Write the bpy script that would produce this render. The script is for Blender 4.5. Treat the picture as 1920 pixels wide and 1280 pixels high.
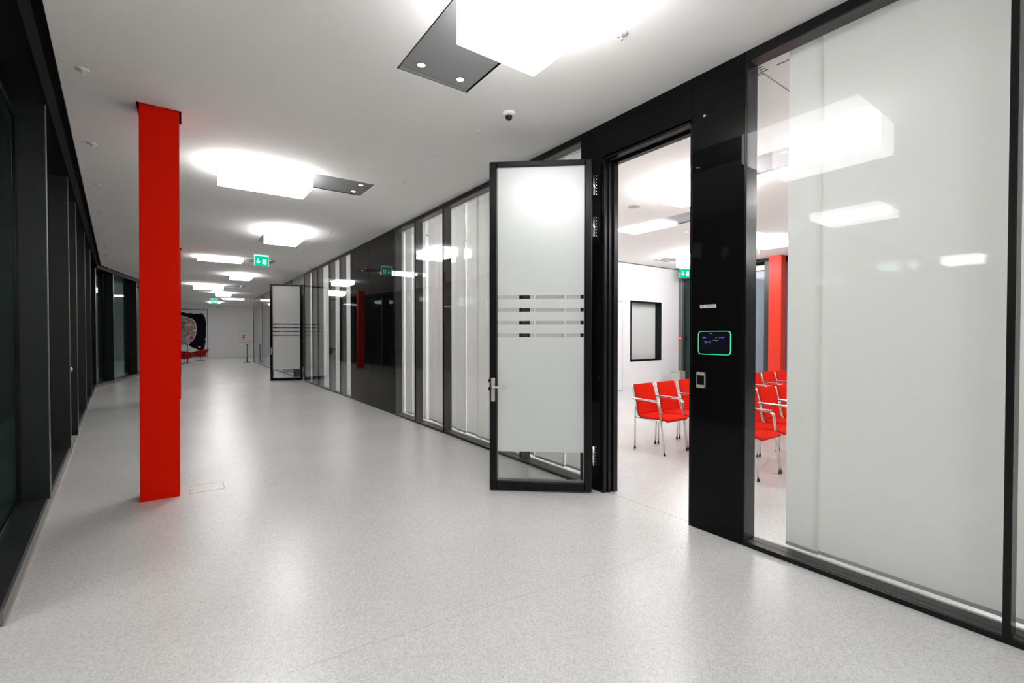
import bpy, bmesh, math, random
from math import sin, cos, pi, atan, atan2, hypot, radians
from mathutils import Vector, Matrix
random.seed(4)
SC = bpy.context.scene
COL = SC.collection
for o in list(bpy.data.objects): bpy.data.objects.remove(o)

# ------------------------------------------------------------------ camera, world, exposure
F_PX = 861.0
YAW = atan(619.5 / F_PX); PITCH = atan(12 / F_PX)
cd = bpy.data.cameras.new('camera'); cam = bpy.data.objects.new('camera', cd); COL.objects.link(cam)
cd.sensor_fit = 'HORIZONTAL'; cd.sensor_width = 36.0; cd.lens = 36.0 * F_PX / 1920.0
cd.clip_start = 0.05; cd.clip_end = 200
cam.location = (0, 0, 1.55); cam.rotation_euler = (pi / 2 - PITCH, 0, -YAW)
SC.camera = cam
wd = bpy.data.worlds.new('night'); SC.world = wd; wd.use_nodes = True
wd.node_tree.nodes['Background'].inputs[0].default_value = (0.004, 0.008, 0.010, 1)
wd.node_tree.nodes['Background'].inputs[1].default_value = 0.5
SC.view_settings.view_transform = 'Standard'; SC.view_settings.look = 'None'
SC.view_settings.exposure = 0.38; SC.view_settings.gamma = 1.0; SC.view_settings.use_curve_mapping = False
SC.cycles.use_denoising = True
SC.cycles.max_bounces = 14; SC.cycles.diffuse_bounces = 9; SC.cycles.glossy_bounces = 8
SC.cycles.transmission_bounces = 8; SC.cycles.transparent_max_bounces = 24
SC.cycles.caustics_reflective = False; SC.cycles.sample_clamp_indirect = 8
LAMP = 12.5          # radiance of the luminous boxes
ROOM_LAMP = 9.0
SIDE = 0.82           # the side faces of the boxes glow less than their undersides

W = 3.345           # corridor face of the right hand glazed wall
H = 3.61            # ceiling height
RD = 0.15           # depth of that wall
YB = 8.7            # back wall of the seminar room
XF = 12.78          # facade of the seminar room

# ------------------------------------------------------------------ materials
MATS = {}
def nodes(name):
    m = bpy.data.materials.new(name); m.use_nodes = True
    nt = m.node_tree; MATS[name] = m
    return m, nt, nt.nodes['Principled BSDF'], nt.nodes['Material Output']
def pbr(name, col, rough=0.5, metal=0.0, spec=0.5, bump=None, var=None, coat=0.0):
    m, nt, b, out = nodes(name)
    b.inputs['Base Color'].default_value = (*col, 1); b.inputs['Roughness'].default_value = rough
    b.inputs['Metallic'].default_value = metal; b.inputs['Specular IOR Level'].default_value = spec
    b.inputs['Coat Weight'].default_value = coat
    tc = nt.nodes.new('ShaderNodeTexCoord')
    if var:                                   # (scale, amount): gentle tone variation
        n = nt.nodes.new('ShaderNodeTexNoise'); n.inputs['Scale'].default_value = var[0]; n.inputs['Detail'].default_value = 4
        nt.links.new(tc.outputs['Object'], n.inputs['Vector'])
        mx = nt.nodes.new('ShaderNodeMix'); mx.data_type = 'RGBA'
        mx.inputs[6].default_value = (*[c * (1 - var[1]) for c in col], 1); mx.inputs[7].default_value = (*[min(1, c * (1 + var[1])) for c in col], 1)
        nt.links.new(n.outputs['Fac'], mx.inputs[0]); nt.links.new(mx.outputs[2], b.inputs['Base Color'])
    if bump:                                  # (scale, strength, distance)
        n = nt.nodes.new('ShaderNodeTexNoise'); n.inputs['Scale'].default_value = bump[0]; n.inputs['Detail'].default_value = 3
        nt.links.new(tc.outputs['Object'], n.inputs['Vector'])
        bp = nt.nodes.new('ShaderNodeBump'); bp.inputs['Strength'].default_value = bump[1]; bp.inputs['Distance'].default_value = bump[2]
        nt.links.new(n.outputs['Fac'], bp.inputs['Height']); nt.links.new(bp.outputs['Normal'], b.inputs['Normal'])
    return m
def emit(name, col, s):
    m, nt, b, out = nodes(name)
    e = nt.nodes.new('ShaderNodeEmission'); e.inputs[0].default_value = (*col, 1); e.inputs[1].default_value = s
    nt.links.new(e.outputs[0], out.inputs[0]); return m
def clear_glass(name, tint, refl, ior=1.52):
    """flat architectural pane: straight-through transmission plus fresnel mirror reflection"""
    m, nt, b, out = nodes(name)
    tr = nt.nodes.new('ShaderNodeBsdfTransparent'); tr.inputs[0].default_value = (*tint, 1)
    gl = nt.nodes.new('ShaderNodeBsdfGlossy'); gl.inputs[0].default_value = (*refl, 1); gl.inputs['Roughness'].default_value = 0.0
    ge = nt.nodes.new('ShaderNodeNewGeometry')
    mi = nt.nodes.new('ShaderNodeMix'); mi.inputs[2].default_value = ior; mi.inputs[3].default_value = 1 / ior
    nt.links.new(ge.outputs['Backfacing'], mi.inputs[0])
    fr = nt.nodes.new('ShaderNodeFresnel'); nt.links.new(mi.outputs[0], fr.inputs[0])
    ms = nt.nodes.new('ShaderNodeMixShader')
    nt.links.new(fr.outputs[0], ms.inputs[0]); nt.links.new(tr.outputs[0], ms.inputs[1]); nt.links.new(gl.outputs[0], ms.inputs[2])
    nt.links.new(ms.outputs[0], out.inputs[0]); return m
def frosted(name, col, through=0.35, rough=0.45, gloss=0.0, mix=0.5):
    m, nt, b, out = nodes(name)
    tl = nt.nodes.new('ShaderNodeBsdfTranslucent'); tl.inputs[0].default_value = (*col, 1)
    df = nt.nodes.new('ShaderNodeBsdfDiffuse'); df.inputs[0].default_value = (*col, 1)
    rf = nt.nodes.new('ShaderNodeBsdfRefraction'); rf.inputs[0].default_value = (*col, 1); rf.inputs['Roughness'].default_value = rough; rf.inputs['IOR'].default_value = 1.02
    a = nt.nodes.new('ShaderNodeMixShader'); a.inputs[0].default_value = mix
    nt.links.new(tl.outputs[0], a.inputs[1]); nt.links.new(df.outputs[0], a.inputs[2])
    c = nt.nodes.new('ShaderNodeMixShader'); c.inputs[0].default_value = through
    nt.links.new(a.outputs[0], c.inputs[1]); nt.links.new(rf.outputs[0], c.inputs[2])
    last = c
    if gloss:
        g = nt.nodes.new('ShaderNodeBsdfGlossy'); g.inputs['Roughness'].default_value = 0.32
        d = nt.nodes.new('ShaderNodeMixShader'); d.inputs[0].default_value = gloss
        nt.links.new(c.outputs[0], d.inputs[1]); nt.links.new(g.outputs[0], d.inputs[2]); last = d
    nt.links.new(last.outputs[0], out.inputs[0]); return m

def terrazzo():
    m, nt, b, out = nodes('terrazzo_floor')
    tc = nt.nodes.new('ShaderNodeTexCoord')
    def ramp(src, stops):
        r = nt.nodes.new('ShaderNodeValToRGB'); e = r.color_ramp.elements
        e[0].position, e[0].color = stops[0][0], (*[stops[0][1]] * 3, 1)
        e[1].position, e[1].color = stops[1][0], (*[stops[1][1]] * 3, 1)
        for p, v in stops[2:]:
            x = e.new(p); x.color = (v, v, v, 1)
        nt.links.new(src, r.inputs[0]); return r.outputs[0]
    v = nt.nodes.new('ShaderNodeTexVoronoi'); v.inputs['Scale'].default_value = 130
    nt.links.new(tc.outputs['Object'], v.inputs['Vector'])
    bw = nt.nodes.new('ShaderNodeSeparateColor'); nt.links.new(v.outputs['Color'], bw.inputs[0])
    chips = ramp(bw.outputs[0], [(0.0, 0.84), (1.0, 1.09), (0.5, 0.98)])
    n1 = nt.nodes.new('ShaderNodeTexNoise'); n1.inputs['Scale'].default_value = 0.7; n1.inputs['Detail'].default_value = 3
    nt.links.new(tc.outputs['Object'], n1.inputs['Vector'])
    cloud = ramp(n1.outputs['Fac'], [(0.3, 0.94), (0.7, 1.04)])
    n2 = nt.nodes.new('ShaderNodeTexNoise'); n2.inputs['Scale'].default_value = 45; n2.inputs['Detail'].default_value = 1
    nt.links.new(tc.outputs['Object'], n2.inputs['Vector'])
    one_ = ramp(n2.outputs['Fac'], [(0.22, 0.72), (0.27, 1.0)])
    def mul(a, c):
        x = nt.nodes.new('ShaderNodeMix'); x.data_type = 'RGBA'; x.blend_type = 'MULTIPLY'; x.inputs[0].default_value = 1
        if isinstance(a, tuple): x.inputs[6].default_value = a
        else: nt.links.new(a, x.inputs[6])
        nt.links.new(c, x.inputs[7]); return x.outputs[2]
    c = mul(mul(mul((0.66, 0.66, 0.645, 1), chips), cloud), one_)
    nt.links.new(c, b.inputs['Base Color'])
    b.inputs['Roughness'].default_value = 0.27
    bp = nt.nodes.new('ShaderNodeBump'); bp.inputs['Strength'].default_value = 0.10; bp.inputs['Distance'].default_value = 0.002
    nt.links.new(bw.outputs[0], bp.inputs['Height']); nt.links.new(bp.outputs['Normal'], b.inputs['Normal'])
    return m
FLOOR = terrazzo()
PLASTER = pbr('ceiling_plaster', (0.90, 0.90, 0.885), 0.9, spec=0.2, bump=(160, 0.25, 0.004))
WHITE = pbr('white_wall_paint', (0.82, 0.82, 0.835), 0.75, spec=0.25, bump=(90, 0.08, 0.002))
BLACKGLASS = pbr('black_back_painted_glass', (0.004, 0.004, 0.004), 0.0, spec=0.12)
BLACK = pbr('black_lacquered_metal', (0.005, 0.005, 0.006), 0.25, spec=0.22)
MATTBLACK = pbr('matt_black', (0.006, 0.006, 0.006), 0.7, spec=0.2)
ANTHRA = pbr('anthracite_metal', (0.017, 0.020, 0.019), 0.42, metal=0.35, spec=0.5, var=(3, 0.08))
DKGREY = pbr('dark_grey_aluminium', (0.045, 0.047, 0.047), 0.38, metal=0.4)
MIDGREY = pbr('mid_grey_metal', (0.20, 0.20, 0.20), 0.35, metal=0.6)
PANELGREY = pbr('grey_lamp_plate', (0.36, 0.37, 0.38), 0.42, metal=0.55)
STEEL = pbr('brushed_stainless', (0.58, 0.56, 0.49), 0.34, metal=0.55, var=(40, 0.06))
CHROME = pbr('satin_chrome', (0.72, 0.72, 0.70), 0.16, metal=1.0)
TRIMALU = pbr('pale_aluminium_strip', (0.50, 0.47, 0.42), 0.45, metal=0.3)
RED = pbr('red_lacquer', (0.80, 0.010, 0.0005), 0.5, spec=0.04, var=(2, 0.03))
FABRIC = pbr('red_upholstery', (0.72, 0.020, 0.009), 0.9, spec=0.03, bump=(500, 0.35, 0.002))
DKFABRIC = pbr('dark_red_upholstery', (0.30, 0.008, 0.010), 0.8, spec=0.2, bump=(300, 0.3, 0.002))
RUBBER = pbr('black_rubber', (0.012, 0.012, 0.012), 0.6)
PLASTIC = pbr('white_plastic', (0.80, 0.80, 0.80), 0.35)
SMOKED = pbr('smoked_dome', (0.01, 0.01, 0.012), 0.08)
REDPLASTIC = pbr('red_plastic', (0.65, 0.02, 0.02), 0.35)
CURTAIN = frosted('white_panel_fabric', (0.87, 0.87, 0.86), through=0.0, gloss=0.0)
DARKROOM = pbr('grey_panel_fabric', (0.13, 0.13, 0.125), 0.9, spec=0.1)  # grey stands in for the darkness of the room behind
BLUEBACK = pbr('blue_grey_blind', (0.22, 0.25, 0.32), 0.8, spec=0.2)  # blue-grey put in for the bluish brightness of the windows
DARKBACK = pbr('dark_blue_glass', (0.05, 0.06, 0.085), 0.1, spec=0.5)
GLASS = clear_glass('clear_pane', (0.988, 0.994, 0.992), (1, 1, 1), 1.225)
NIGHTGLASS = clear_glass('facade_pane', (0.62, 0.72, 0.70), (0.80, 1.0, 0.98), 1.42)
DOORGLASS = clear_glass('door_pane', (0.98, 0.988, 0.985), (1, 1, 1), 1.3)
FROST = frosted('frosted_film', (0.91, 0.935, 0.925), through=0.14, rough=0.5, gloss=0.12, mix=0.62)
LAMPMAT = [emit('luminous_acrylic', (1.0, 0.99, 0.98), LAMP), emit('luminous_acrylic_side', (1.0, 0.99, 0.98), LAMP * SIDE)]
ROOMLAMP = [emit('luminous_acrylic_room', (1.0, 0.985, 0.975), ROOM_LAMP), emit('luminous_acrylic_room_side', (1.0, 0.985, 0.975), ROOM_LAMP * 2.4)]
SPOT = emit('warm_spot_lens', (1.0, 0.90, 0.80), 6.0)
SIGNGREEN = emit('sign_green', (0.0, 0.58, 0.30), 0.9)
SIGNWHITE = emit('sign_white', (0.85, 1.0, 0.97), 1.3)
SIGNTOP = emit('sign_light_strip', (0.75, 0.95, 0.95), 1.2)
LEDGREEN = emit('led_ring_green', (0.07, 0.75, 0.38), 0.85)
DISPLAY = emit('display_glow', (0.004, 0.005, 0.008), 1.0)
PURPLE = emit('display_digits', (0.20, 0.12, 0.75), 0.9)
GREENTXT = emit('display_green_line', (0.04, 0.16, 0.13), 1.0)
LABELWHITE = pbr('label_white', (0.62, 0.64, 0.66), 0.4)
LABELBLACK = pbr('label_black', (0.02, 0.02, 0.03), 0.5)
CANVAS = pbr('canvas_white', (0.72, 0.73, 0.72), 0.8, bump=(60, 0.1, 0.002))
INK = pbr('black_paint', (0.006, 0.005, 0.008), 0.8, spec=0.1, bump=(25, 0.6, 0.01), var=(8, 0.5))
def paint(name, seed):
    m, nt, b, out = nodes(name)
    tc = nt.nodes.new('ShaderNodeTexCoord'); mp = nt.nodes.new('ShaderNodeMapping')
    mp.inputs['Scale'].default_value = (1.1, 1.0, 2.6); mp.inputs['Location'].default_value = (seed, 0, seed)
    nt.links.new(tc.outputs['Object'], mp.inputs[0])
    n = nt.nodes.new('ShaderNodeTexNoise'); n.inputs['Scale'].default_value = 1.5; n.inputs['Detail'].default_value = 4; n.inputs['Distortion'].default_value = 1.6
    nt.links.new(mp.outputs[0], n.inputs['Vector'])
    r = nt.nodes.new('ShaderNodeValToRGB'); r.color_ramp.interpolation = 'CONSTANT'
    cols = [(0.0, (0.03, 0.02, 0.03)), (0.36, (0.42, 0.05, 0.05)), (0.42, (0.55, 0.53, 0.55)), (0.46, (0.50, 0.30, 0.04)), (0.495, (0.06, 0.07, 0.35)),
            (0.52, (0.45, 0.16, 0.22)), (0.55, (0.38, 0.42, 0.06)), (0.58, (0.02, 0.02, 0.03)), (0.62, (0.03, 0.32, 0.16)), (0.66, (0.45, 0.26, 0.50)), (0.72, (0.6, 0.6, 0.62))]
    e = r.color_ramp.elements
    e[0].position, e[0].color = cols[0][0], (*cols[0][1], 1); e[1].position, e[1].color = cols[1][0], (*cols[1][1], 1)
    for p, c in cols[2:]:
        x = e.new(p); x.color = (*c, 1)
    nt.links.new(n.outputs['Fac'], r.inputs[0]); nt.links.new(r.outputs[0], b.inputs['Base Color']); b.inputs['Roughness'].default_value = 0.5
    return m
PAINT = paint('mixed_paint_strokes', 3.1)

# ------------------------------------------------------------------ mesh helpers
class MB:
    def __init__(s): s.v = []; s.f = []; s.smooth = []
    def add(s, v, f, sm=False):
        n = len(s.v); s.v += [tuple(p) for p in v]; s.f += [tuple(i + n for i in q) for q in f]; s.smooth += [sm] * len(f); return s
    def box(s, x0, x1, y0, y1, z0, z1):
        if x0 > x1: x0, x1 = x1, x0
        if y0 > y1: y0, y1 = y1, y0
        v = [(x, y, z) for z in (z0, z1) for y in (y0, y1) for x in (x0, x1)]
        return s.add(v, [(0, 2, 3, 1), (4, 5, 7, 6), (0, 1, 5, 4), (2, 6, 7, 3), (0, 4, 6, 2), (1, 3, 7, 5)])
    def bbox(s, x0, x1, y0, y1, z0, z1, c=0.004):
        """box with chamfered edges"""
        bm = bmesh.new(); m = Matrix.Diagonal((x1 - x0, y1 - y0, z1 - z0, 1)); m.translation = ((x0 + x1) / 2, (y0 + y1) / 2, (z0 + z1) / 2)
        bmesh.ops.create_cube(bm, size=1, matrix=m)
        bmesh.ops.bevel(bm, geom=list(bm.edges), offset=c, segments=1, affect='EDGES')
        bm.verts.index_update()
        s.add([v.co[:] for v in bm.verts], [[v.index for v in f.verts] for f in bm.faces]); bm.free(); return s
    def prism(s, poly, axis, a, b):
        """extrude a 2D polygon along an axis: 0 gives (a,u,v), 1 gives (u,a,v), 2 gives (u,v,a)"""
        def P(u, v, w): return ((w, u, v), (u, w, v), (u, v, w))[axis]
        n = len(poly); v = [P(*p, a) for p in poly] + [P(*p, b) for p in poly]
        return s.add(v, [tuple(range(n)), tuple(range(2 * n - 1, n - 1, -1))] + [(i, (i + 1) % n, n + (i + 1) % n, n + i) for i in range(n)])
    def lathe(s, prof, cx=0, cy=0, seg=20, sm=True):
        v = []; f = []
        for r, z in prof:
            for k in range(seg):
                a = 2 * pi * k / seg; v.append((cx + r * cos(a), cy + r * sin(a), z))
        for i in range(len(prof) - 1):
            for k in range(seg):
                k2 = (k + 1) % seg; f.append((i * seg + k, i * seg + k2, (i + 1) * seg + k2, (i + 1) * seg + k))
        f.append(tuple(range(seg))[::-1]); f.append(tuple((len(prof) - 1) * seg + k for k in range(seg)))
        return s.add(v, f, sm)
    def tube(s, pts, r, seg=8):
        pts = [Vector(p) for p in pts]; n = len(pts); rings = []; up = None
        for i, p in enumerate(pts):
            t = ((pts[min(i + 1, n - 1)] - pts[max(i - 1, 0)])).normalized()
            if up is None: up = t.orthogonal().normalized()
            a = (up - t * up.dot(t)).normalized(); up = a; b = t.cross(a)
            rr = r[i] if isinstance(r, (list, tuple)) else r
            rings.append([p + (a * cos(2 * pi * k / seg) + b * sin(2 * pi * k / seg)) * rr for k in range(seg)])
        v = [q for R in rings for q in R]; f = []
        for i in range(n - 1):
            for k in range(seg):
                k2 = (k + 1) % seg; f.append((i * seg + k, i * seg + k2, (i + 1) * seg + k2, (i + 1) * seg + k))
        f += [tuple(range(seg))[::-1], tuple((n - 1) * seg + k for k in range(seg))]
        return s.add(v, f, True)
    def build(s, name, mat, parent=None, loc=None, **kw):
        me = bpy.data.meshes.new(name); me.from_pydata(s.v, [], s.f); me.update()
        bm = bmesh.new(); bm.from_mesh(me); bmesh.ops.recalc_face_normals(bm, faces=bm.faces); bm.to_mesh(me); bm.free()
        me.polygons.foreach_set('use_smooth', s.smooth[:len(me.polygons)] if len(s.smooth) == len(me.polygons) else [False] * len(me.polygons))
        for m in (mat if isinstance(mat, (list, tuple)) else [mat]): me.materials.append(m)
        o = bpy.data.objects.new(name, me); COL.objects.link(o)
        if parent: o.parent = parent
        if loc: o.location = loc
        for k, v in kw.items(): o[k] = v
        return o
def arc(pts, r=0.04, n=4):
    """round the inner corners of a polyline"""
    pts = [Vector(p) for p in pts]; out = [pts[0]]
    for i in range(1, len(pts) - 1):
        a = (pts[i - 1] - pts[i]); b = (pts[i + 1] - pts[i]); d = min(r, a.length / 2, b.length / 2)
        p0 = pts[i] + a.normalized() * d; p2 = pts[i] + b.normalized() * d
        for k in range(n + 1):
            t = k / n; out.append(p0 * (1 - t) ** 2 + pts[i] * 2 * t * (1 - t) + p2 * t ** 2)
    return out + [pts[-1]]
def empty(name, loc=(0, 0, 0), rz=0, **kw):
    o = bpy.data.objects.new(name, None); o.empty_display_size = 0.1; COL.objects.link(o)
    o.location = loc; o.rotation_euler = (0, 0, rz)
    for k, v in kw.items(): o[k] = v
    return o
def thing(name, label, cat, loc=(0, 0, 0), rz=0, group=None):
    o = empty(name, loc, rz, label=label, category=cat)
    if group: o['group'] = group
    return o
def one(mb, name, mat, label, cat, loc=None, rz=0, group=None):
    o = mb.build(name, mat, None, loc, label=label, category=cat); o.rotation_euler = (0, 0, rz)
    if group: o['group'] = group
    return o
def dup(root, loc=None, rz=None, label=None, group=None):
    r = root.copy(); COL.objects.link(r)
    if loc is not None: r.location = loc
    if rz is not None: r.rotation_euler = (0, 0, rz)
    if label: r['label'] = label
    if group: r['group'] = group
    for ch in list(root.children):
        c = ch.copy(); COL.objects.link(c); c.parent = r
        for g in list(ch.children):
            d = g.copy(); COL.objects.link(d); d.parent = c
    return r
def text(body, size, name, mat, parent, M, depth=0.001, font_w=1.0):
    """flat lettering turned into a mesh; M places text x/y in the parent's space"""
    cu = bpy.data.curves.new(name, 'FONT'); cu.body = body; cu.size = size; cu.extrude = depth; cu.align_x = 'CENTER'; cu.align_y = 'CENTER'
    tmp = bpy.data.objects.new(name + '_source', cu); COL.objects.link(tmp)
    dg = bpy.context.evaluated_depsgraph_get(); me = bpy.data.meshes.new_from_object(tmp.evaluated_get(dg)); bpy.data.objects.remove(tmp)
    me.name = name; me.transform(M @ Matrix.Diagonal((font_w, 1, 1, 1))); me.materials.clear(); me.materials.append(mat)
    o = bpy.data.objects.new(name, me); COL.objects.link(o); o.parent = parent; return o
S = dict(kind='structure')

# ------------------------------------------------------------------ left line geometry
A0 = -0.4844; SL = 0.0873; TH = atan(SL)
def leftx(y, off=0.0): return A0 - SL * y + off
# luminaires: (name axis, start of box, box end, far end of plate, cross centre, drop, room?)
#   'y': runs along the corridor, box first then plate; 'x': runs across, box on the left
LUM = [
 ('y', 1.48, 2.49, 3.42, 1.675, 0.29, 0), ('x', 0.37, 1.375, 2.16, 6.545, 0.19, 0), ('y', 9.58, 10.62, 11.44, 1.68, 0.19, 0),
 ('x', 0.34, 1.36, 2.15, 14.50, 0.08, 0), ('y', 17.6, 18.6, 19.4, 1.66, 0.15, 0), ('x', 0.40, 1.41, 2.20, 22.5, 0.19, 0),
 ('y', 25.7, 26.7, 27.5, 1.66, 0.16, 0), ('x', 1.90, 2.90, 3.30, 30.4, 0.05, 0), ('y', 33.4, 34.4, 35.2, 1.70, 0.06, 0),
 ('x', 0.40, 1.41, 2.20, -1.5, 0.19, 0), ('y', -6.0, -5.0, -4.2, 1.68, 0.19, 0),
 ('y', 2.44, 3.41, 3.41, -2.29, 0.11, 0), ('y', 2.5, 3.24, 3.24, -9.75, 0.19, 0), ('x', -7.0, -6.0, -5.2, 0.2, 0.19, 0), ('x', -13.0, -12.0, -11.2, 0.2, 0.19, 0),
 # seminar room
 ('y', 4.07, 3.07, 2.3, 5.71, 0.19, 1), ('y', 6.16, 5.17, 3.9, 7.22, 0.015, 1), ('y', 6.25, 7.25, 8.0, 10.80, 0.29, 1), ('x', 10.9, 9.9, 9.1, 4.9, 0.10, 1),
 ('x', 5.3, 4.3, 4.3, 6.9, 0.19, 1), ('x', 5.3, 4.3, 4.3, 12.4, 0.22, 1), ('x', 5.3, 4.3, 4.3, 15.2, 0.22, 1),  # unseen lamps added to light the panel curtains from behind
 ('y', 0.2, 1.2, 2.0, 7.0, 0.19, 1), ('x', 10.9, 9.9, 9.1, 1.2, 0.19, 1), ('x', 8.0, 7.0, 6.2, -2.0, 0.19, 1), ('y', -2.6, -1.6, -0.8, 11.0, 0.19, 1),
]
def lum_rect(L):
    ax, a, b, c, m, d, r = L; lo, hi = min(a, b, c), max(a, b, c)
    return (m - 0.31, m + 0.31, lo, hi) if ax == 'y' else (lo, hi, m - 0.31, m + 0.31)
holes = [lum_rect(L) for L in LUM]
pill_holes = [(-0.311, 0.015, 5.245, 5.56), (-0.311, 0.015, 13.42, 13.75), (-0.311, 0.015, 21.5, 21.8)]
allh = [h for h in holes if h[0] > 0.1 or h[3] < 3.5] + []
YR = 3.55                                        # return of the left facade

# ------------------------------------------------------------------ floor and ceiling
fl = MB(); fl.box(-15.2, XF + 0.3, -7.2, 38.0, -0.12, 0.0)
floor = fl.build('floor', FLOOR, **S)
# expansion joints and the hairline crack in the terrazzo
def ribbon(pts, w, z=0.0006):
    m = MB()
    for (x0, y0), (x1, y1) in zip(pts, pts[1:]):
        d = Vector((x1 - x0, y1 - y0)); L = d.length or 1; nx, ny = -d.y / L * w / 2, d.x / L * w / 2
        m.add([(x0 - nx, y0 - ny, z), (x1 - nx, y1 - ny, z), (x1 + nx, y1 + ny, z), (x0 + nx, y0 + ny, z)], [(0, 1, 2, 3)])
    return m
CRACKMAT = pbr('crack_dirt', (0.30, 0.30, 0.29), 0.8)
cp = [(0.385, 2.299), (0.771, 2.268), (1.709, 2.155), (2.318, 2.068), (3.075, 2.01), (3.33, 2.0)]; fine = []
for (x0, y0), (x1, y1) in zip(cp, cp[1:]):
    n = max(2, int((x1 - x0) / 0.045))
    for k in range(n): t = k / n; fine.append((x0 + (x1 - x0) * t, y0 + (y1 - y0) * t + random.uniform(-0.008, 0.008)))
ribbon(fine, 0.0024).build('crack', CRACKMAT, floor)
ribbon([(W + 0.06, 2.165), (W + 0.06, 3.12)], 0.006).build('joint', MIDGREY, floor)
ribbon([(0.35, 5.72), (1.39, 5.60), (1.9, 5.55), (3.3, 5.5)], 0.003).build('joint', CRACKMAT, floor)
ribbon([(3.6, 1.95), (4.6, 2.35), (7.0, 3.1)], 0.004).build('joint', CRACKMAT, floor)

ce = MB()
x_r0 = 0.30
def cells(x0, x1, y0, y1, hs, z):
    xs = sorted({x0, x1} | {v for h in hs for v in h[:2] if x0 < v < x1}); ys = sorted({y0, y1} | {v for h in hs for v in h[2:] if y0 < v < y1})
    for i in range(len(xs) - 1):
        for j in range(len(ys) - 1):
            cx, cy = (xs[i] + xs[i + 1]) / 2, (ys[j] + ys[j + 1]) / 2
            if any(h[0] < cx < h[1] and h[2] < cy < h[3] for h in hs): continue
            ce.add([(xs[i], ys[j], z), (xs[i + 1], ys[j], z), (xs[i + 1], ys[j + 1], z), (xs[i], ys[j + 1], z)], [(0, 3, 2, 1)])
cells(x_r0, XF + 0.3, YR, 38.0, holes, H)
cells(-15.2, XF + 0.3, -7.2, YR, holes, H)
# the wedge between the slanting facade line and x_r0, with the pillar slots
ybreak = sorted({YR, 18.05, 28.0} | {v for h in pill_holes for v in h[2:]})
def ceil_left(y):
    return leftx(y, 0.15) if y <= 18.05 else leftx(18.05, 0.15) + (y - 18.05) * 0.166
for y0, y1 in zip(ybreak, ybreak[1:]):
    h = [p for p in pill_holes if p[2] < (y0 + y1) / 2 < p[3]]
    spans = [((ceil_left(y0), ceil_left(y1)), (h[0][0], h[0][0])), ((h[0][1], h[0][1]), (x_r0, x_r0))] if h else [((ceil_left(y0), ceil_left(y1)), (x_r0, x_r0))]
    for (a0, a1), (b0, b1) in spans:
        ce.add([(a0, y0, H), (b0, y0, H), (b1, y1, H), (a1, y1, H)], [(0, 3, 2, 1)])
ce.add([(-9, 28.0, H), (x_r0, 28.0, H), (x_r0, 38.0, H), (-9, 38.0, H)], [(0, 3, 2, 1)])
bmv = ce
ceiling = ce.build('ceiling', PLASTER, **S)
rim = MB()                                        # black rims of the recesses cut in the ceiling
for h in holes + pill_holes:
    d = 0.07
    for q in ([(h[0], h[2]), (h[1], h[2])], [(h[1], h[2]), (h[1], h[3])], [(h[1], h[3]), (h[0], h[3])], [(h[0], h[3]), (h[0], h[2])]):
        (xa, ya), (xb, yb) = q
        rim.add([(xa, ya, H), (xb, yb, H), (xb, yb, H + d), (xa, ya, H + d)], [(0, 1, 2, 3)])
for h in pill_holes: rim.add([(h[0], h[2], H + .07), (h[1], h[2], H + .07), (h[1], h[3], H + .07), (h[0], h[3], H + .07)], [(0, 1, 2, 3)])
rim.build('recess_rim', MATTBLACK, ceiling)
slab = MB(); slab.box(-15.4, XF + 0.5, -7.4, 38.3, H + 0.42, H + 0.52); slab.build('roof_slab', MATTBLACK, None, kind='structure')

# ------------------------------------------------------------------ walls of the shell
def wallbox(name, mat, *b):
    return MB().box(*b).build(name, mat, None, kind='structure')
far = wallbox('wall_far', WHITE, -9, 9, 37.5, 37.7, 0, H)
MB().box(-9, 9, 37.485, 37.5, 0, 0.10).build('baseboard_far', WHITE, None, kind='structure')
wallbox('wall_far_left', WHITE, -9.2, -9.0, 27, 37.7, 0, H)
wallbox('wall_far_right', WHITE, 9.0, 9.2, 30.0, 37.7, 0, H)
wallbox('wall_foyer_end', WHITE, -15.2, -15.0, -7.2, YR, 0, H)
wallbox('wall_behind', WHITE, -15.2, XF + 0.3, -7.2, -7.0, 0, H)
# seminar room
wallbox('wall_room_front', WHITE, W + RD, XF + 0.2, -5.2, -5.0, 0, H)
# back wall with the window opening and the flush door
wx0, wx1, wz0, wz1 = 10.43, 11.86, 0.785, 2.54
rb = empty('wall_room_back', (0, YB, 0), kind='structure')
for a in ((W + RD, wx0, 0, H), (wx1, XF + 0.2, 0, H), (wx0, wx1, 0, wz0), (wx0, wx1, wz1, H)):
    MB().box(a[0], a[1], 0, 0.2, a[2], a[3]).build('wall_section', WHITE, rb)
MB().box(W + RD, XF, -0.006, 0, 3.585, H).build('shadow_gap', MIDGREY, rb)
wr = empty('window_1', (wx0, YB, wz0), kind='structure')
ww, wh = wx1 - wx0, wz1 - wz0
MB().bbox(0, 0.05, -0.01, 0.19, 0, wh).bbox(ww - 0.05, ww, -0.01, 0.19, 0, wh).bbox(0, ww, -0.01, 0.19, 0, 0.05).bbox(0, ww, -0.01, 0.19, wh - 0.05, wh).build('window_frame', BLACK, wr)
MB().box(0.05, ww - 0.05, 0.185, 0.195, 0.05, wh - 0.05).build('roller_blind', pbr('white_blind', (0.72, 0.74, 0.73), 0.7), wr)
MB().box(0.05, ww - 0.05, 0.15, 0.158, 0.05, wh - 0.05).build('pane', GLASS, wr)
dr = empty('door_1', (9.16, YB, 0), kind='structure')
MB().bbox(0, 0.94, -0.012, 0.0, 0.01, 2.475, 0.003).build('door_leaf', WHITE, dr)
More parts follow.
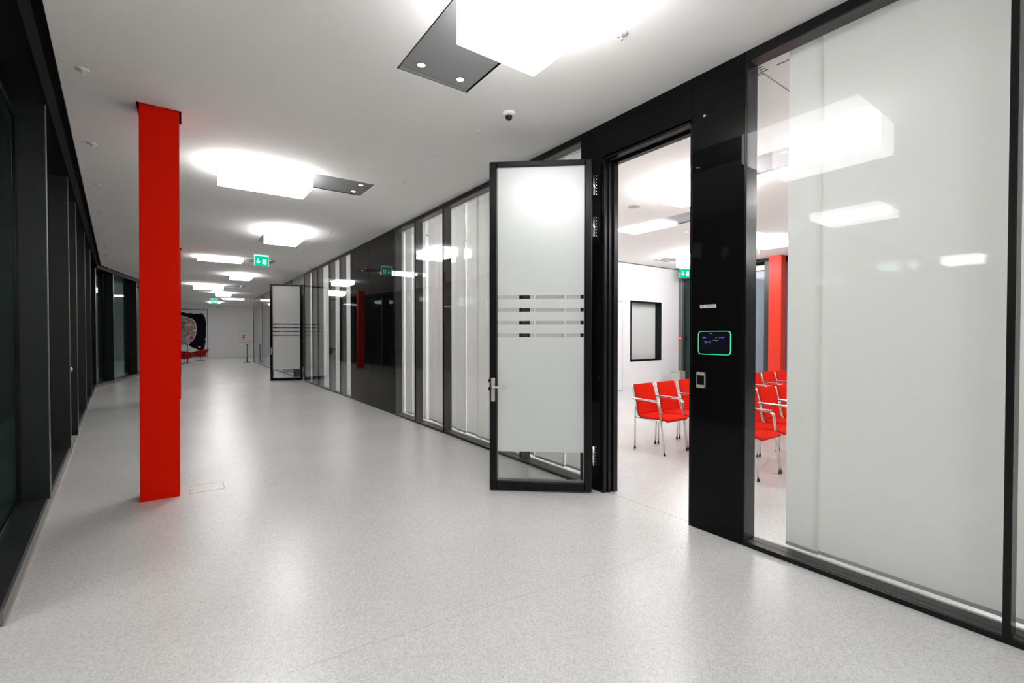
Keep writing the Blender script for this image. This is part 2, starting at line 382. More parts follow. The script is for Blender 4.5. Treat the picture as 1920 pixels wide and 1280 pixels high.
MB().box(-0.012, 0, -0.004, 0, 0, 2.487).box(0.94, 0.952, -0.004, 0, 0, 2.487).box(-0.012, 0.952, -0.004, 0, 2.475, 2.487).box(0, .94, -.008, 0, 0, .012).build('door_gap', MIDGREY, dr)
MB().tube(arc([(0.13, -0.01, 1.03), (0.13, -0.06, 1.03), (0.26, -0.06, 1.03)], .02), 0.011).build('door_handle', STEEL, dr)
one(MB().lathe([(0.0, 0), (0.035, 0), (0.035, 0.012), (0.018, 0.03), (0.0, 0.032)]), 'wall_sensor', PLASTIC, 'tiny round sensor high on the white wall above the flush door', 'sensor', (9.68, YB - 0.001, 2.70)).rotation_euler = (pi / 2, 0, 0)
MB().lathe([(0.0, 0.03), (0.014, 0.03), (0.01, 0.042), (0, 0.043)]).build('sensor_eye', REDPLASTIC, bpy.data.objects['wall_sensor'])

# seminar room facade (x = XF)
rf = empty('wall_room_side', (XF, 0, 0), kind='structure')
MB().box(0.22, 0.3, -5.2, YB + 0.2, 0, H).build('outer_wall', MATTBLACK, rf)
MB().box(-0.06, 0.2, -5.0, YB, 3.52, H).build('head_channel', BLACK, rf)
MB().bbox(-0.04, 0.16, -5.0, YB, 3.30, 3.44).build('head_rail', MIDGREY, rf)
MB().bbox(-0.04, 0.16, -5.0, YB, 0.0, 0.10).build('bottom_rail', MIDGREY, rf)
ys = [8.64, 7.30, 6.02, 4.7, 3.4, 2.1, 0.8, -0.5, -1.8, -3.1, -4.4]
for i, y in enumerate(ys):
    MB().bbox(-0.05, 0.16, y - 0.06, y + 0.06, 0.0, 3.52).build('post', DKGREY if i else MIDGREY, rf)
    if i + 1 < len(ys):
        MB().box(0.05, 0.06, ys[i + 1] + 0.06, y - 0.06, 0.1, 3.3).build('pane', GLASS if i else NIGHTGLASS, rf)
        MB().box(0.09, 0.10, ys[i + 1] + 0.06, y - 0.06, 0.1, 3.3).build('roller_blind', BLUEBACK if i else DARKBACK, rf)  # tinted sheets stand in for the glow seen in the panes

# ------------------------------------------------------------------ left facade
wl = empty('wall_left', (A0, 0, 0), TH, kind='structure')
S0, S1 = 3.56, 18.12
FS = [5.77, 8.23, 9.75, 12.35, 14.85]
DEP = -0.17
MB().box(DEP - 0.02, 0.0, S0, 8.23, 0.0, 0.10).box(DEP - 0.02, 0.0, 9.75, S1, 0.0, 0.10).build('sill', ANTHRA, wl)
MB().box(0.0, 0.012, S0, 8.23, 0.0, 0.085).box(0.0, 0.012, 9.78, S1, 0.0, 0.085).build('sill_edge', MIDGREY, wl)
MB().box(0.012, 0.022, S0, S1, 0.0, 0.012).build('floor_strip', TRIMALU, wl)
MB().box(0.035, 0.095, S0, S1, H - 0.002, H + 0.05).build('head_rail', ANTHRA, wl)
MB().box(DEP - 0.05, 0.16, S0, S1, H + 0.10, H + 0.12).build('head_cover', MATTBLACK, wl)
MB().box(0.148, 0.155, S0, S1, H, H + 0.12).build('ceiling_edge', MATTBLACK, wl)
MB().box(DEP - 0.06, DEP - 0.045, S0, S1, 3.40, H + .1).build('head_panel', MATTBLACK, wl)
for i, s in enumerate(FS):
    MB().bbox(DEP - 0.02, 0.018, s, s + 0.055, 0.0 if i in (1, 2) else 0.085, 3.60, 0.006).build('mullion', ANTHRA, wl)
    MB().bbox(0.014, 0.022, s + 0.002, s + 0.053, 0.0 if i in (1, 2) else 0.085, 3.60, 0.002).build('mullion_edge', MIDGREY, wl)
bays = [S0] + FS + [S1]
for i in range(len(bays) - 1):
    a, b = bays[i] + 0.055, bays[i + 1]
    z0 = 0.10 if i != 2 else 0.0
    MB().box(DEP - 0.012, DEP - 0.002, a + 0.03, b - 0.03, z0 + 0.02, 3.42).build('glass_pane', NIGHTGLASS, wl)
    MB().bbox(DEP - 0.02, DEP + 0.012, a, a + 0.035, z0, 3.45).bbox(DEP - 0.02, DEP + 0.012, b - 0.035, b, z0, 3.45).bbox(DEP - 0.02, DEP + 0.012, a, b, z0, z0 + 0.03).bbox(DEP - 0.02, DEP + 0.012, a, b, 3.41, 3.45).build('pane_frame', BLACK, wl)
    MB().box(DEP - 0.9, DEP - 0.88, a - .02, b + .02, 0, 3.6).build('outside_screen', MATTBLACK, wl)  # black sheet added as the dark exterior behind the glass
# dark glazed door between the second and third mullion
dl = empty('door_2', (A0, 0, 0), TH, kind='structure')
MB().bbox(DEP + 0.02, DEP + 0.07, 8.30, 8.38, 0.02, 3.3).bbox(DEP + 0.02, DEP + 0.07, 9.66, 9.74, 0.02, 3.3).bbox(DEP + 0.02, DEP + 0.07, 8.38, 9.66, 0.02, 0.12).bbox(DEP + 0.02, DEP + 0.07, 8.38, 9.66, 3.2, 3.3).build('door_frame', ANTHRA, dl)
MB().box(DEP + 0.04, DEP + 0.05, 8.38, 9.66, 0.12, 3.2).build('door_glass', NIGHTGLASS, dl)
MB().tube(arc([(DEP + 0.07, 8.34, 1.10), (DEP + 0.20, 8.34, 1.10), (DEP + 0.20, 8.36, 1.10)], .01), 0.012).lathe([(0.0, 1.07), (.014, 1.07), (.014, 1.13), (0, 1.13)], DEP + 0.19, 8.345, 8).build('door_handle', STEEL, dl)
# facade after the corner, turning to the right, then away behind the red pillars
cx, cy = A0 - sin(TH) * S1, cos(TH) * S1
ang = atan2(22.32 - 18.24, -1.376 + 2.066) - pi / 2
wf = empty('wall_left_far', (cx, cy, 0), ang, kind='structure')
LF = 9.3
MB().box(-0.18, 0.0, 0, LF, 0, 0.10).build('sill', ANTHRA, wf)
MB().box(0.0, 0.012, 0, LF, 0, 0.085).build('sill_edge', MIDGREY, wf)
MB().box(-0.2, 0.10, -0.15, LF, 3.50, H + 0.06).build('head_rail', BLACK, wf)
for s in (0.0, 1.55, 4.14, 6.7, LF - .06):
    MB().bbox(-0.18, 0.02, s, s + 0.06, 0.0, 3.52, 0.006).build('mullion', ANTHRA, wf)
    MB().bbox(0.016, 0.024, s + 0.002, s + 0.058, 0.0, 3.52, 0.002).build('mullion_edge', MIDGREY, wf)
for a, b in ((0.06, 1.55), (1.61, 4.14), (4.2, 6.7), (6.76, LF - .06)):
    MB().box(-0.182, -0.172, a, b, 0.1, 3.5).build('glass_pane', NIGHTGLASS, wf)
    MB().bbox(-0.19, -0.155, a, a + 0.3, 0.1, 3.5).bbox(-0.19, -0.155, b - 0.3, b, 0.1, 3.5).build('pane_frame', BLACK, wf)
    MB().box(-1.0, -0.98, a - .1, b + .1, 0, 3.6).build('outside_screen', MATTBLACK, wf)  # added black sheet, gives the dark outside these panes
ex = Vector((cx, cy)) + Vector((-sin(ang), cos(ang))) * LF
wallbox('wall_lounge', WHITE, -9.2, ex.x + 0.02, ex.y, ex.y + 0.15, 0, H)
# return of the facade towards the foyer on the left
wq = empty('wall_left_return', (0, YR, 0), kind='structure')
xr = leftx(YR) - 0.2
MB().box(-15, xr, 0.0, 0.02, 0.1, 3.5).build('glass_pane', NIGHTGLASS, wq)
MB().box(-15, xr - 0.95, 0.7, 0.72, 0, 3.6).build('outside_screen', MATTBLACK, wq)  # black sheet stands in for the night beyond the return
MB().box(-15, xr, -0.02, 0.1, 0, 0.1).box(-15, xr, -0.02, 0.1, 3.5, H).build('rail', ANTHRA, wq)
for k in range(7): MB().bbox(xr - 2.2 * k - 0.06, xr - 2.2 * k, -0.06, 0.12, 0.0, 3.55).build('mullion', ANTHRA, wq)

# ------------------------------------------------------------------ right glazed wall
NW = [2]
def window(y0, y1, front_l=0.008, front_r=0.008, inner=0.19, sill=DKGREY):
    """double skin pane bay between y0 (near) and y1 (far)"""
    o = empty('window_%d' % NW[0], (W, y0, 0), kind='structure'); NW[0] += 1; L = y1 - y0
    MB().box(0.004, 0.014, front_l, L - front_r, 0.035, 3.54).build('outer_pane', GLASS, o)
    if inner: MB().box(inner, inner + 0.008, 0.01, L - 0.01, 0.035, 3.56).build('inner_pane', GLASS, o)
    MB().bbox(0.0, 0.02, 0, L, 0.0, 0.035, 0.002).build('bottom_frame', BLACK, o)
    MB().bbox(0.0, 0.02, 0, L, 3.54, H, 0.002).build('top_frame', BLACK, o)
    MB().box(0.02, 0.066, 0.02, L - 0.02, 0.0, 0.033).box(0.074, RD, 0.02, L - 0.02, 0.0, 0.033).box(0.066, 0.074, 0.02, L - .02, 0, 0.025).build('sill', sill, o)
    MB().box(0.02, RD, 0.0, L, 3.55, H).build('head', sill, o)
    MB().box(RD, 0.18, 0, L, 0.0, 0.03).build('curtain_track', TRIMALU, o)
    MB().bbox(0.21, 0.29, 0, L, 3.585, 3.61, 0.003).build('curtain_rail', PLASTER, o)
    for q, e in ((front_l, 0), (front_r, 1)):
        a, b = (0, q) if e == 0 else (L - q, L)
        MB().box(0.0, 0.02, a, b, 0.03, 3.56).build('edge_profile', BLACK, o)
        a, b = (0, max(q, 0.012)) if e == 0 else (L - max(q, 0.012), L)
        MB().box(0.02, 0.068, a, b, 0.0, 3.58).box(0.078, RD, a, b, 0.0, 3.58).box(0.068, 0.078, a if e else a, b - (0.006 if not e else 0), 0, 3.58).build('mullion', DKGREY, o)
    return o
for y0, y1, a, b in ((-4.2, -2.2, .02, .02), (-2.2, -0.9, .02, .02), (-0.9, 0.405, .02, .015), (0.405, 1.742, .015, .008), (3.43, 4.49, .008, .008), (4.49, 6.52, .008, .008), (6.52, 7.595, .008, .008), (7.595, 8.56, .008, .008)):
    window(y0, y1, a, b)
for y0, y1 in ((11.38, 12.34), (12.34, 13.40), (13.40, 14.72), (14.72, 15.44), (15.44, 16.60), (18.45, 20.4), (20.4, 23.4), (23.4, 26.6), (26.6, 29.9)):
    window(y0, y1, inner=0.0, sill=MIDGREY)

wrr = empty('wall_right', (W, 0, 0), kind='structure')
def bpanel(y0, y1, z0=0.0, z1=H, x1=RD, mat=BLACKGLASS, x0=0.0):
    return MB().bbox(x0, x1, y0, y1, z0, z1, 0.0025).build('black_panel', mat, wrr)
bpanel(1.742, 2.165, 0.0, H)       # pillar beside the door
MB().box(0.002, RD, 1.728, 1.742, 0, H).build('pillar_edge', BLACK, wrr)
bpanel(2.165, 3.43, 3.27, H)                                            # over the door
bpanel(3.13, 3.43, 0.0, 3.27)                                           # hinge side panel
bpanel(8.56, 9.99, 0.0, H, RD); bpanel(9.994, 11.38, 0.0, H, RD)
bpanel(16.60, 18.45, 3.27, H, RD, DKGREY); bpanel(16.60, 16.72, 0, 3.27, RD, MIDGREY)
MB().bbox(0.0, 0.3, 29.9, 30.2, 0.0, H).build('end_post', DKGREY, wrr)
MB().box(RD, RD + .05, 8.56, 11.38, 0, H).build('backing', WHITE, wrr)
# second room behind the far part, whitened and lit by added lamps
wallbox('wall_dark_room_back', WHITE, W + 2.5, W + 2.6, 8.9, 30.2, 0, H)
wallbox('wall_dark_room_end', WHITE, W + 0.3, 9.2, 30.0, 30.2, 0, H)
wallbox('wall_dark_room_side', WHITE, W + 0.3, W + 2.5, 16.62, 16.7, 0, H)
# door frame of the near opening
df = empty('door_3', (W, 2.165, 0), kind='structure')
L = 3.13 - 2.165
MB().bbox(0.0, 0.05, L - 0.02, L, 0, 3.27, .002).bbox(0.05, 0.10, L - 0.035, L, 0, 3.27, .002).bbox(0.10, 0.16, L - 0.055, L, 0, 3.27, .002).build('hinge_jamb', BLACK, df)
MB().bbox(0.0, 0.16, 0.0, 0.02, 0, 3.27, .002).build('lock_jamb', BLACK, df)
MB().bbox(0.0, 0.05, 0, L, 3.25, 3.29, .002).bbox(0.10, 0.16, 0, L, 3.225, 3.29, .002).build('door_head', BLACK, df)
MB().bbox(0.05, 0.10, 0, L, 3.262, 3.29, .002).bbox(0.055, 0.075, 0, L, 3.255, 3.262, .001).build('head_seal', MIDGREY, df)

def leaf(name, hx, hy, ex_, ey_, near=True):
    a = atan2(ey_ - hy, ex_ - hx); L = hypot(ex_ - hx, ey_ - hy)
    o = empty(name, (hx, hy, 0), a, kind='structure'); T = -0.07; z1 = 3.255
    fb = MB(); fb.bbox(L - 0.072, L, T, 0, 0.012, z1, .005); fb.build('stile', BLACK, o)
    MB().bbox(0.0, 0.07, T, 0, 0.012, z1, .008).build('stile', BLACK, o)
    MB().bbox(0.07, L - 0.072, T, 0, 0.012, 0.098, .004).build('rail', BLACK, o)
    MB().bbox(0.07, L - 0.072, T, 0, 3.205, z1, .004).build('rail', BLACK, o)
    MB().box(0.07, L - 0.072, T, -0.02, 0.098, 0.112).box(0.07, 0.078, T, -.02, .098, 3.2).box(L - .08, L - .072, T, -.02, .098, 3.2).build('glazing_bead', MIDGREY, o)
    MB().box(0.07, L - 0.072, -0.040, -0.030, 0.098, 3.205).build('door_pane', DOORGLASS, o)
    edges = [0.393, 1.529, 1.566, 1.655, 1.691, 1.780, 1.817, 1.906, 1.944, 3.205]
    for k in range(0, 10, 2):
        MB().box(0.07, L - 0.072, -0.0290, -0.0284, edges[k], edges[k + 1]).build('frosted_film', FROST, o)
    # lever handles on both sides
    for sgn, y in ((1, 0.0), (-1, T)):
        h = MB().bbox(L - 0.055, L - 0.017, min(y, y + sgn * 0.009), max(y, y + sgn * 0.009), 0.894, 1.127, .002).build('door_handle', STEEL, o)
        MB().tube(arc([(L - 0.036, y, 1.038), (L - 0.036, y + sgn * 0.055, 1.038), (L - 0.18, y + sgn * 0.055, 1.038)], 0.025, 5), 0.0105, 10).build('lever', STEEL, h)
    MB().bbox(L, L + 0.014, T + 0.02, -0.02, 1.085, 1.11, .002).bbox(L, L + 0.014, T + 0.02, -0.02, 1.0, 1.03, .002).build('latch', MATTBLACK, o)
    for z in (2.90, 2.50, 0.28) if near else (2.9, 0.28):
        hg = MB().lathe([(0.0, z), (0.011, z), (0.011, z + 0.19), (0.0, z + 0.19)], -0.014, 0.012, 10).build('hinge', CHROME, o)
        m = MB()
        for k in range(7): m.lathe([(0.0, 0), (0.006, 0), (0.004, 0.004), (0, 0.004)], 0, 0, 8)
        m = MB()
        for k in range(7): m.box(-0.040, -0.033, 0.004, 0.010, z + 0.005 + 0.029 * k, z + 0.013 + 0.029 * k)
        m.build('screw', CHROME, hg, kind='stuff')
    return o
leaf('door_4', 3.24, 3.17, 2.476, 3.823)
leaf('door_5', 3.335, 16.86, 2.41, 17.25, near=False)

# ------------------------------------------------------------------ panel curtains behind the glass
WEIGHT = pbr('curtain_hem', (0.42, 0.46, 0.45), 0.6)
def curtain(y0, y1, x, label, mat=CURTAIN, z0=0.05, group=None, fold=0.0):
    o = thing('panel_curtain', label, 'curtain', (x, y0, 0), 0, group)
    L = y1 - y0; n = 8; m = MB()
    pts = [(fold * sin(k / n * pi) ** 2, k / n * L) for k in range(n + 1)]
    v = []; f = []
    for px, py in pts: v += [(px, py, z0), (px, py, 3.59), (px + 0.004, py, z0), (px + 0.004, py, 3.59)]
    for k in range(n):
        a, b = 4 * k, 4 * k + 4
        f += [(a, b, b + 1, a + 1), (a + 2, a + 3, b + 3, b + 2), (a, a + 2, b + 2, b), (a + 1, b + 1, b + 3, a + 3)]
    f += [(0, 1, 3, 2), (4 * n, 4 * n + 2, 4 * n + 3, 4 * n + 1)]
    m.add(v, f); m.build('fabric', mat, o)
    MB().bbox(-0.004, 0.010, 0, L, z0 - 0.02, z0 + 0.005, .001).build('weight_bar', WEIGHT if mat is CURTAIN else DKGREY, o)
    return o
curtain(1.325, 1.535, W + 0.215, 'narrow overlapping edge strip of the white panel curtain beside the clear gap with red chairs')
curtain(-0.88, 1.345, W + 0.235, 'wide smooth white panel curtain filling most of the large near pane at right')
curtain(-2.2, -0.92, W + 0.235, 'white panel curtain behind the sliver of pane at the right picture edge')
curtain(-4.2, -2.24, W + 0.235, 'white panel curtain of the pane beside the photographer')
segs = [(3.45, 3.95), (3.93, 4.47), (4.53, 4.80), (4.78, 5.16), (5.14, 5.52), (5.50, 5.86), (5.84, 6.22), (6.20, 6.50), (6.56, 6.82), (6.80, 7.10), (7.08, 7.57), (7.62, 7.92), (7.90, 8.25), (8.23, 8.54)]
SEGL = ['white panel curtain right beside the black door jamb, above the open door leaf', 'white panel curtain behind the open frosted door leaf, left of the jamb one',
 'white panel curtain just behind the free edge of the near door leaf', 'second white panel curtain left of the near door leaf', 'third white panel curtain left of the near door leaf', 'fourth white panel curtain left of the near door leaf', 'fifth white panel curtain left of the near door leaf', 'white panel curtain at the far end of the widest pane beside its dark post',
 'first white panel curtain in the middle pane beside the dark post', 'middle white panel curtain of the pane between two dark posts', 'last white panel curtain of the pane between two dark posts', 'right white panel curtain of the pane next to the glossy black wall', 'centre white panel curtain of the pane next to the glossy black wall', 'white panel curtain touching the near end of the glossy black wall']
for k, (a, b) in enumerate(segs):
    curtain(a, b, W + (0.225 if k % 2 else 0.26), SEGL[k], fold=0.02, group='white panel curtains left of the near door')
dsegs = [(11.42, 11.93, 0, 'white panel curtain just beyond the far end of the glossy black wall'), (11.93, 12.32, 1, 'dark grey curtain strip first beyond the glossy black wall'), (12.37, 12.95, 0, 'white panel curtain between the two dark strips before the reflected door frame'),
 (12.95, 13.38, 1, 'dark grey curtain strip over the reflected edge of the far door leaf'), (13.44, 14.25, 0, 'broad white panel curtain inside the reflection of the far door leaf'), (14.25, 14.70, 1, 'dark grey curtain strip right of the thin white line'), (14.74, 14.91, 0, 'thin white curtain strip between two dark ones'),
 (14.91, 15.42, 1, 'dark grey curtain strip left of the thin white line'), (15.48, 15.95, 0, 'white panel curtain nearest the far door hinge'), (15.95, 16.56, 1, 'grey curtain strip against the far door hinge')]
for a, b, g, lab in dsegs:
    curtain(a, b, W + 0.06, lab, DARKROOM if g else CURTAIN, group='panel curtains beyond the black wall')  # grey sheets imitate dark gaps between the white curtains
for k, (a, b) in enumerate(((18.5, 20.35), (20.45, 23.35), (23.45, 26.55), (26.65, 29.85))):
    curtain(a, b, W + 0.24, ['dark grey curtain beyond the far door leaf, nearest of four', 'dark grey curtain beyond the far door leaf, second of four', 'dark grey curtain beyond the far door leaf, third of four', 'dark grey curtain at the far end of the glass wall'][k], DARKROOM)  # grey sheets imitate the dark room behind the glass

# ------------------------------------------------------------------ red pillars
def pillar(y_top, y_bot, label):
    o = thing('steel_pillar', label, 'pillar', (0, y_bot, 0))
    d = 0.26; dy = y_top - y_bot
    xs = ((-0.325, -0.023), (-0.292, -0.001))
    v = []
    for (xa, xb), yy, z in ((xs[0], 0, 0.0), (xs[1], dy, H + 0.06)):
        v += [(xa, yy, z), (xb, yy, z), (xb, yy + d, z), (xa, yy + d, z)]
    bm = bmesh.new(); vs = [bm.verts.new(p) for p in v]
    for q in ((0, 3, 2, 1), (4, 5, 6, 7), (0, 1, 5, 4), (1, 2, 6, 5), (2, 3, 7, 6), (3, 0, 4, 7)): bm.faces.new([vs[i] for i in q])
    bmesh.ops.bevel(bm, geom=list(bm.edges), offset=0.004, segments=2, affect='EDGES'); bm.verts.index_update()
    m = MB().add([p.co[:] for p in bm.verts], [[q.index for q in f.verts] for f in bm.faces]); bm.free()
    m.build('shaft', RED, o)
    MB().box(-0.320, -0.028, 0.006, d - 0.006, -0.001, 0.003).build('base_joint', MATTBLACK, o)
    return o
pillar(5.262, 5.437, 'tall flat red pillar in the left foreground, leaning slightly')
pillar(13.45, 13.62, 'red pillar mostly hidden straight behind the foreground red pillar')
pillar(21.5, 21.7, 'farthest red pillar, hidden behind the other two')
p4 = thing('steel_pillar', 'red pillar inside the seminar room beside the blue grey windows', 'pillar', (12.46, 5.53, 0))
MB().bbox(0, 0.26, 0, 0.31, 0, H + 0.0, .004).build('shaft', pbr('red_lacquer_room', (0.70, 0.030, 0.01), 0.42, spec=0.35), p4)

# ------------------------------------------------------------------ luminaires
LL = ['big ceiling lamp nearest the camera with its grey plate and two spots pointing away', 'ceiling lamp right of the foreground pillar, grey plate to its right', 'ceiling lamp third along the corridor, its plate hidden behind the glowing box',
 'ceiling lamp with grey plate running behind the green exit sign', 'fifth ceiling lamp along the corridor with two small spots in front', 'sixth ceiling lamp along the corridor, left beside the second pillar', 'seventh ceiling lamp, just above the distant green sign',
 'flat ceiling lamp close to the far end of the glass wall', 'last ceiling lamp in the corridor, behind the distant green sign', 'ceiling lamp across the corridor right behind the camera', 'ceiling lamp farther behind the camera',
 'foyer ceiling lamp close left of the camera, seen mirrored in the near pane', 'distant foyer ceiling lamp seen mirrored in the near pane', 'foyer ceiling lamp left behind the camera', 'foyer ceiling lamp at the far left end',
 'seminar room ceiling lamp nearest the open door', 'seminar room ceiling lamp flush in the ceiling with a long grey plate', 'seminar room ceiling lamp above the green exit sign', 'seminar room ceiling lamp seen through the clear gap of the near pane',
 'seminar room ceiling lamp behind the panel curtains left of the near door', 'ceiling lamp of the second room behind the black wall', 'ceiling lamp of the second room behind the striped curtains',
 'seminar room ceiling lamp behind the white panel curtain', 'seminar room ceiling lamp in the right rear of the room', 'seminar room ceiling lamp near the front wall', 'seminar room ceiling lamp in the front right corner']
for L, lab in zip(LUM, LL):
    ax, a, b, c, m, drop, room = L
    sgn = 1 if b > a else -1; tot = abs(c - a); bl = abs(b - a)
    if ax == 'y': loc = (m, a, H); rz = pi / 2 * sgn
    else: loc = (a, m, H); rz = 0 if sgn > 0 else pi
    o = thing('ceiling_lamp', lab, 'lamp', loc, rz, 'ceiling lamps of the room' if room else 'ceiling lamps of the corridor')
    df_ = MB().bbox(0.012, bl, -0.298, 0.298, -drop, 0.03, 0.003).build('diffuser', ROOMLAMP if room else LAMPMAT, o)
    for p_ in df_.data.polygons: p_.material_index = 0 if p_.normal.z < -0.9 else 1
    if tot - bl > 0.05:
        MB().box(bl, tot - 0.035, -0.297, 0.297, 0.006, 0.02).build('plate', PANELGREY, o)
        MB().box(tot - 0.027, tot - 0.006, -0.297, 0.297, 0.0, 0.02).build('end_strip', PANELGREY, o)
        MB().box(bl, tot, -0.308, 0.308, 0.03, 0.05).build('housing', MATTBLACK, o)
        for s in (-0.17, 0.17):
            sp = MB().lathe([(0.0, 0.004), (0.030, 0.004), (0.030, 0.006), (0.0, 0.0065)], tot - 0.14, s, 16).build('spot', SPOT, o)
            MB().lathe([(0.030, 0.0055), (0.030, 0.002), (0.036, 0.002), (0.036, 0.0055)], tot - 0.14, s, 16).build('spot_ring', MIDGREY, sp)
    else:
        MB().box(0, bl, -0.308, 0.308, 0.035, 0.05).build('housing', MATTBLACK, o)

# ------------------------------------------------------------------ exit signs
def exit_sign(loc, rz, label, w=0.31, hgt=0.28):
    o = thing('exit_sign', label, 'sign', loc, rz, 'green exit signs')
    MB().bbox(-w / 2, w / 2, -0.012, 0.012, -hgt, -0.03, .002).build('sign_plate', SIGNGREEN, o)
    MB().bbox(-w / 2 - 0.01, w / 2 + 0.01, -0.022, 0.022, -0.03, 0.0, .003).build('light_housing', SIGNTOP, o)
    MB().box(-w / 2 - 0.006, -w / 2, -0.012, 0.012, -hgt, -0.03).build('plate_edge', SIGNWHITE, o)
    MB().box(w / 2, w / 2 + 0.006, -0.012, 0.012, -hgt, -0.03).build('plate_edge', SIGNWHITE, o)
    for y in (-0.0135, 0.0125):
        s = -1 if y > 0 else 1
        A = [(-0.011, -0.085), (0.011, -0.085), (0.011, -0.165), (0.044, -0.142), (0.044, -0.168), (0.0, -0.215), (-0.044, -0.168), (-0.044, -0.142), (-0.011, -0.165)]
        cxs = -0.072 * s
        MB().prism([(cxs + p[0], p[1] - 0.01) for p in A], 1, y, y + 0.001).build('arrow', SIGNWHITE, o)
        c2 = 0.068 * s; q = s
        dsq = MB().box(c2 - 0.042, c2 + 0.042, y, y + 0.001, -0.23, -0.105).build('pictogram', SIGNWHITE, o)
        yy = y - 0.0006 if y < 0 else y + 0.001
        man = MB()
        def R(pts): man.prism([(c2 + q * u, v) for u, v in pts], 1, yy, yy + 0.0006)
        R([(0.004 + 0.009 * cos(t * pi / 4), -0.128 + 0.009 * sin(t * pi / 4)) for t in range(8)])
        R([(-0.006, -0.140), (0.010, -0.140), (0.006, -0.178), (-0.010, -0.178)])
        R([(0.008, -0.142), (0.028, -0.160), (0.024, -0.166), (0.004, -0.150)])
        R([(-0.004, -0.142), (-0.028, -0.150), (-0.027, -0.158), (-0.004, -0.152)])
        R([(0.000, -0.174), (0.022, -0.190), (0.020, -0.215), (0.013, -0.215), (0.013, -0.194), (-0.006, -0.182)])
        R([(-0.010, -0.174), (-0.002, -0.180), (-0.014, -0.205), (-0.034, -0.208), (-0.034, -0.200), (-0.018, -0.198)])
        man.build('running_figure', SIGNGREEN, dsq)
    return o
exit_sign((1.685, 13.4, H), 0, 'green exit sign hanging mid corridor with white down arrow and running figure')
exit_sign((1.51, 31.0, H), 0, 'tiny distant green exit sign before the far white wall')
exit_sign((12.35, 8.22, 3.57), -YAW * 0.9, 'green exit sign in the seminar room corner seen through the open door', hgt=0.29)

# ------------------------------------------------------------------ ceiling devices
def sprinkler(x, y, label, big=True):
    o = thing('sprinkler', label, 'sprinkler', (x, y, H), 0, 'sprinklers in the ceiling')
    r = 0.042 if big else 0.022
    MB().lathe([(0.0, 0.0), (r, 0.0), (r, -0.004), (r * 0.6, -0.008), (r * 0.3, -0.008)][::-1]).build('rosette', PLASTIC, o)
    if big:
        MB().lathe([(0.0, 0), (0.010, 0), (0.010, -0.018), (0.004, -0.020), (0.004, -0.034), (0.0, -0.034)][::-1], seg=12).build('bulb', STEEL, o)
        MB().tube([(0.012, 0, -0.008), (0.014, 0, -0.028), (0.004, 0, -0.040)], 0.002, 6).tube([(-0.012, 0, -0.008), (-0.014, 0, -0.028), (-0.004, 0, -0.040)], 0.002, 6).lathe([(0.0, -0.042), (0.013, -0.042), (0.013, -0.040), (0.0, -0.040)], seg=12).build('deflector', PLASTIC, o)
    else:
        MB().lathe([(0.0, -0.022), (0.006, -0.022), (0.009, -0.010), (0.009, -0.004), (0.0, -0.004)], seg=10).build('bulb', STEEL, o)
    return o
sprinkler(2.457, 2.135, 'sprinkler head right of the nearest ceiling lamp')
for k, lab in enumerate(['sprinkler head above left of the foreground pillar, nearest of the left row', 'second sprinkler head of the left row', 'third sprinkler head of the left row', 'fourth sprinkler head of the left row', 'fifth sprinkler head of the left row', 'sixth sprinkler head of the left row', 'last sprinkler head of the left row']):
    y = 4.862 + 1.807 * k; sprinkler(leftx(y, 0.302), y, lab)
for y, lab in ((3.991, 'small ceiling nozzle just beyond the dome camera'), (5.851, 'small ceiling nozzle left above the near door leaf'), (7.85, 'small ceiling nozzle above the widest curtain pane'), (9.6, 'small ceiling nozzle above the middle curtain pane'), (12.2, 'small ceiling nozzle beyond the glossy black wall'), (16.1, 'small dark ceiling nozzle right below the exit sign')):
    sprinkler(2.44, y, lab, False)
dc = thing('dome_camera', 'white dome camera with a dark lens on the ceiling before the door', 'camera', (2.483, 3.502, H))
MB().lathe([(0.0, 0), (0.062, 0), (0.062, -0.018), (0.052, -0.030), (0.0, -0.030)][::-1]).build('camera_base', PLASTIC, dc)
MB().lathe([(0.0, -0.068), (0.016, -0.065), (0.028, -0.054), (0.034, -0.038), (0.034, -0.028), (0.0, -0.028)]).build('camera_dome', SMOKED, dc)
sd = thing('smoke_detector', 'flat white smoke detector on the corridor ceiling left of the door leaf', 'detector', (2.437, 4.905, H))
MB().lathe([(0.0, -0.012), (0.050, -0.012), (0.062, -0.004), (0.062, 0.0), (0.0, 0.0)]).build('detector_base', PLASTIC, sd)
MB().lathe([(0.0, -0.02), (0.022, -0.02), (0.024, -0.012), (0.0, -0.012)]).build('detector_cap', PLASTIC, sd)
so = thing('ceiling_speaker', 'flat round grey loudspeaker in the seminar room ceiling', 'speaker', (5.91, 4.85, H))
MB().lathe([(0.0, -0.008), (0.095, -0.008), (0.105, -0.003), (0.105, 0.0), (0.0, 0.0)], seg=28).build('grille', pbr('speaker_grille', (0.42, 0.43, 0.40), 0.7), so)
sd2 = dup(sd, (8.20, 5.40, H), label='white smoke detector on the seminar room ceiling beside the dark pillar edge')
